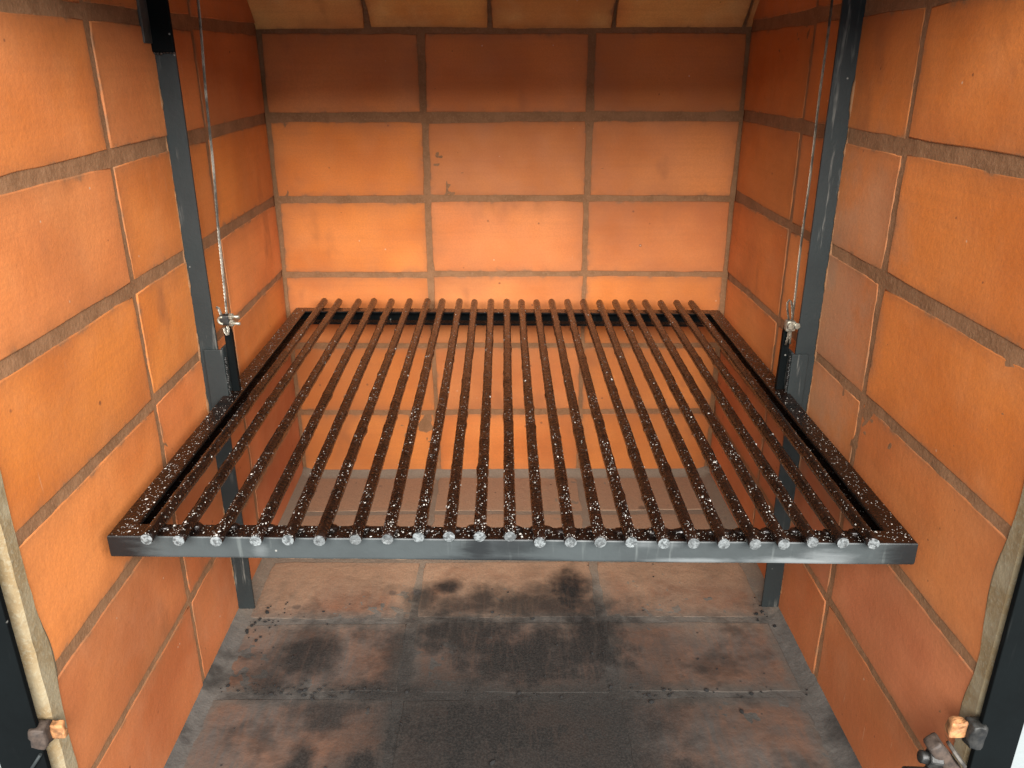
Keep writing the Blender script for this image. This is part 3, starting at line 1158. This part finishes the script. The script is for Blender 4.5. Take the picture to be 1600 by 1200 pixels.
def line(a, b, n=30, wob=0.0004):
    a, b = Vector(a), Vector(b)
    return [a.lerp(b, i / n) + Vector((math.sin(i * 0.5) * wob, 0, 0)) for i in range(n + 1)]


def arc(c, rx, rz, a0, a1, n=14, ydrift=0.0):
    return [Vector((c[0] + rx * math.cos(R(a0 + (a1 - a0) * i / n)), c[1] + ydrift * i / n, c[2] + rz * math.sin(R(a0 + (a1 - a0) * i / n)))) for i in range(n + 1)]


xhL, xhR = -0.3203, 0.3238
cable([('main_strand', line((xhL + 0.0012, -0.389, 0.386), (-0.3190, -0.346, 0.735)) + line((-0.3190, -0.346, 0.735), (-0.318, -0.310, 1.12), 10)[1:], 0.00140),
       ('eye_loop', arc((xhL, -0.3895, 0.396), 0.0026, 0.0095, -170, -10), 0.0013),
       ('frayed_end', [(xhL - 0.0022, -0.3905, 0.404), (xhL - 0.0035, -0.391, 0.412), (xhL - 0.0048, -0.391, 0.418), (xhL - 0.0075, -0.391, 0.4195)], 0.0016)],
      0.0017, 'rope', 'pale steel lifting cable hanging beside the left guide rail', (xhL, -0.389, 0.386))
cable([('main_strand', line((xhR + 0.0022, -0.390, 0.380), (0.3262, -0.3840, 0.7337)) + line((0.3262, -0.384, 0.7337), (0.327, -0.380, 1.12), 10)[1:], 0.00125),
       ('eye_loop', [(xhR - 0.001, -0.392, 0.398), (xhR - 0.0035, -0.392, 0.408), (xhR - 0.0058, -0.392, 0.418), (xhR - 0.0062, -0.392, 0.4235), (xhR - 0.0045, -0.392, 0.4265),
                     (xhR - 0.0022, -0.392, 0.4245), (xhR - 0.0004, -0.392, 0.418), (xhR + 0.0012, -0.392, 0.408), (xhR + 0.0015, -0.392, 0.398)], 0.00115),
       ('loose_end', [(xhR - 0.0005, -0.3920, 0.392), (xhR - 0.0012, -0.3935, 0.382), (xhR - 0.0026, -0.3935, 0.3735)], 0.0013),
       ('loose_end', [(xhR + 0.0010, -0.3920, 0.392), (xhR + 0.0018, -0.3930, 0.383), (xhR + 0.0024, -0.3925, 0.3745)], 0.0012)],
      0.0013, 'rope_dark', 'thin brown steel lifting cable with a knotted loop beside the right guide rail', (xhR, -0.390, 0.380))


def clamp(c, label, facing):
    e = empty('cable_clamp', c)
    tag(e, label, 'cable clamp', 'cable clamps above the grill')
    cx, cy, cz = c
    ax = Vector((1, -0.15, -0.03)).normalized() if facing == 'side' else Vector((0.25, -1, 0.1)).normalized()
    up = Vector((0, 0, 1))
    sd = ax.cross(up).normalized() if facing != 'side' else up
    bm = bmesh.new()
    add_box(bm, (cx - 0.0058, cy - 0.0052, cz - 0.0062), (cx + 0.0048, cy + 0.0045, cz + 0.0062), 0.0018, 3)
    for v in bm.verts:
        v.co += noise.noise_vector(v.co * 250) * 0.0007
    part('saddle', bm, 'zinc' if facing != 'side' else 'dark_steel', e, True)
    for q in (-1, 1):
        o_ = sd * (q * 0.0040)
        b0 = Vector(c) + o_
        bm = bmesh.new()
        add_tube(bm, [b0 + ax * 0.002, b0 + ax * (0.0165 if facing == 'side' else 0.009)], 0.0017, 10)
        st = part('threaded_stud', bm, 'zinc', e)
        bm = bmesh.new()
        bolt_prism(bm, b0 + ax * 0.0050, ax, 0.0040, 0.0036, 6, 0.0004)
        nt = part('nut', bm, 'zinc', e)
    bm = bmesh.new()
    ub = []
    for i in range(13):
        t = math.pi * (0.5 + i / 12)
        ub.append(Vector(c) + ax * (math.cos(t) * 0.0052 - 0.002) + sd * (math.sin(t) * 0.0040) - Vector((0, 0.0055, 0)) * (1 if facing == 'side' else 0))
    add_tube(bm, ub, 0.0015, 8)
    part('u_bolt', bm, 'zinc', e, True)
    return e


clamp((xhL + 0.0008, -0.389, 0.4045), 'small dark cable clamp with two bright bolts at the end of the left cable', 'side')
clamp((xhR + 0.0006, -0.391, 0.3965), 'rounded pale cable clamp below the loop of the right cable', 'front')

# ------------------------------------------------------------------ crumbs at the feet of the guides
bm = bmesh.new()
for (cx, cy, sx, sy, cnt) in ((-0.325, -0.41, 0.02, 0.016, 26), (0.335, -0.405, 0.012, 0.010, 10), (-0.30, -0.47, 0.03, 0.05, 14), (-0.24, -0.535, 0.06, 0.006, 30), (0.15, -0.54, 0.10, 0.006, 22), (0.0, -0.55, 0.25, 0.12, 26), (0.2, -0.30, 0.1, 0.1, 6)):
    for _ in range(int(cnt * 1.8)):
        x, y = rng.gauss(cx, sx), rng.gauss(cy, sy)
        if not (-0.335 < x < 0.345 and -0.78 < y < -0.02):
            continue
        r_ = rng.choice((rng.uniform(0.0005, 0.0012), rng.uniform(0.0005, 0.0012), rng.uniform(0.0010, 0.0026)))
        bmesh.ops.create_icosphere(bm, subdivisions=1, radius=1, matrix=Matrix.Translation((x, y, 0.0022 + fillet(x, -y))) @ Matrix.Rotation(rng.uniform(0, 3), 4, 'Z') @ Matrix.Diagonal((r_ * rng.uniform(0.8, 1.8), r_, r_ * 0.8, 1)))
for v in bm.verts:
    v.co += noise.noise_vector(v.co * 900) * 0.0004
crumbs = from_bm('coal_crumbs', bm, 'coal')
tag(crumbs, 'scattered black coal crumbs lying on the firebox floor', 'crumbs', kind='stuff')
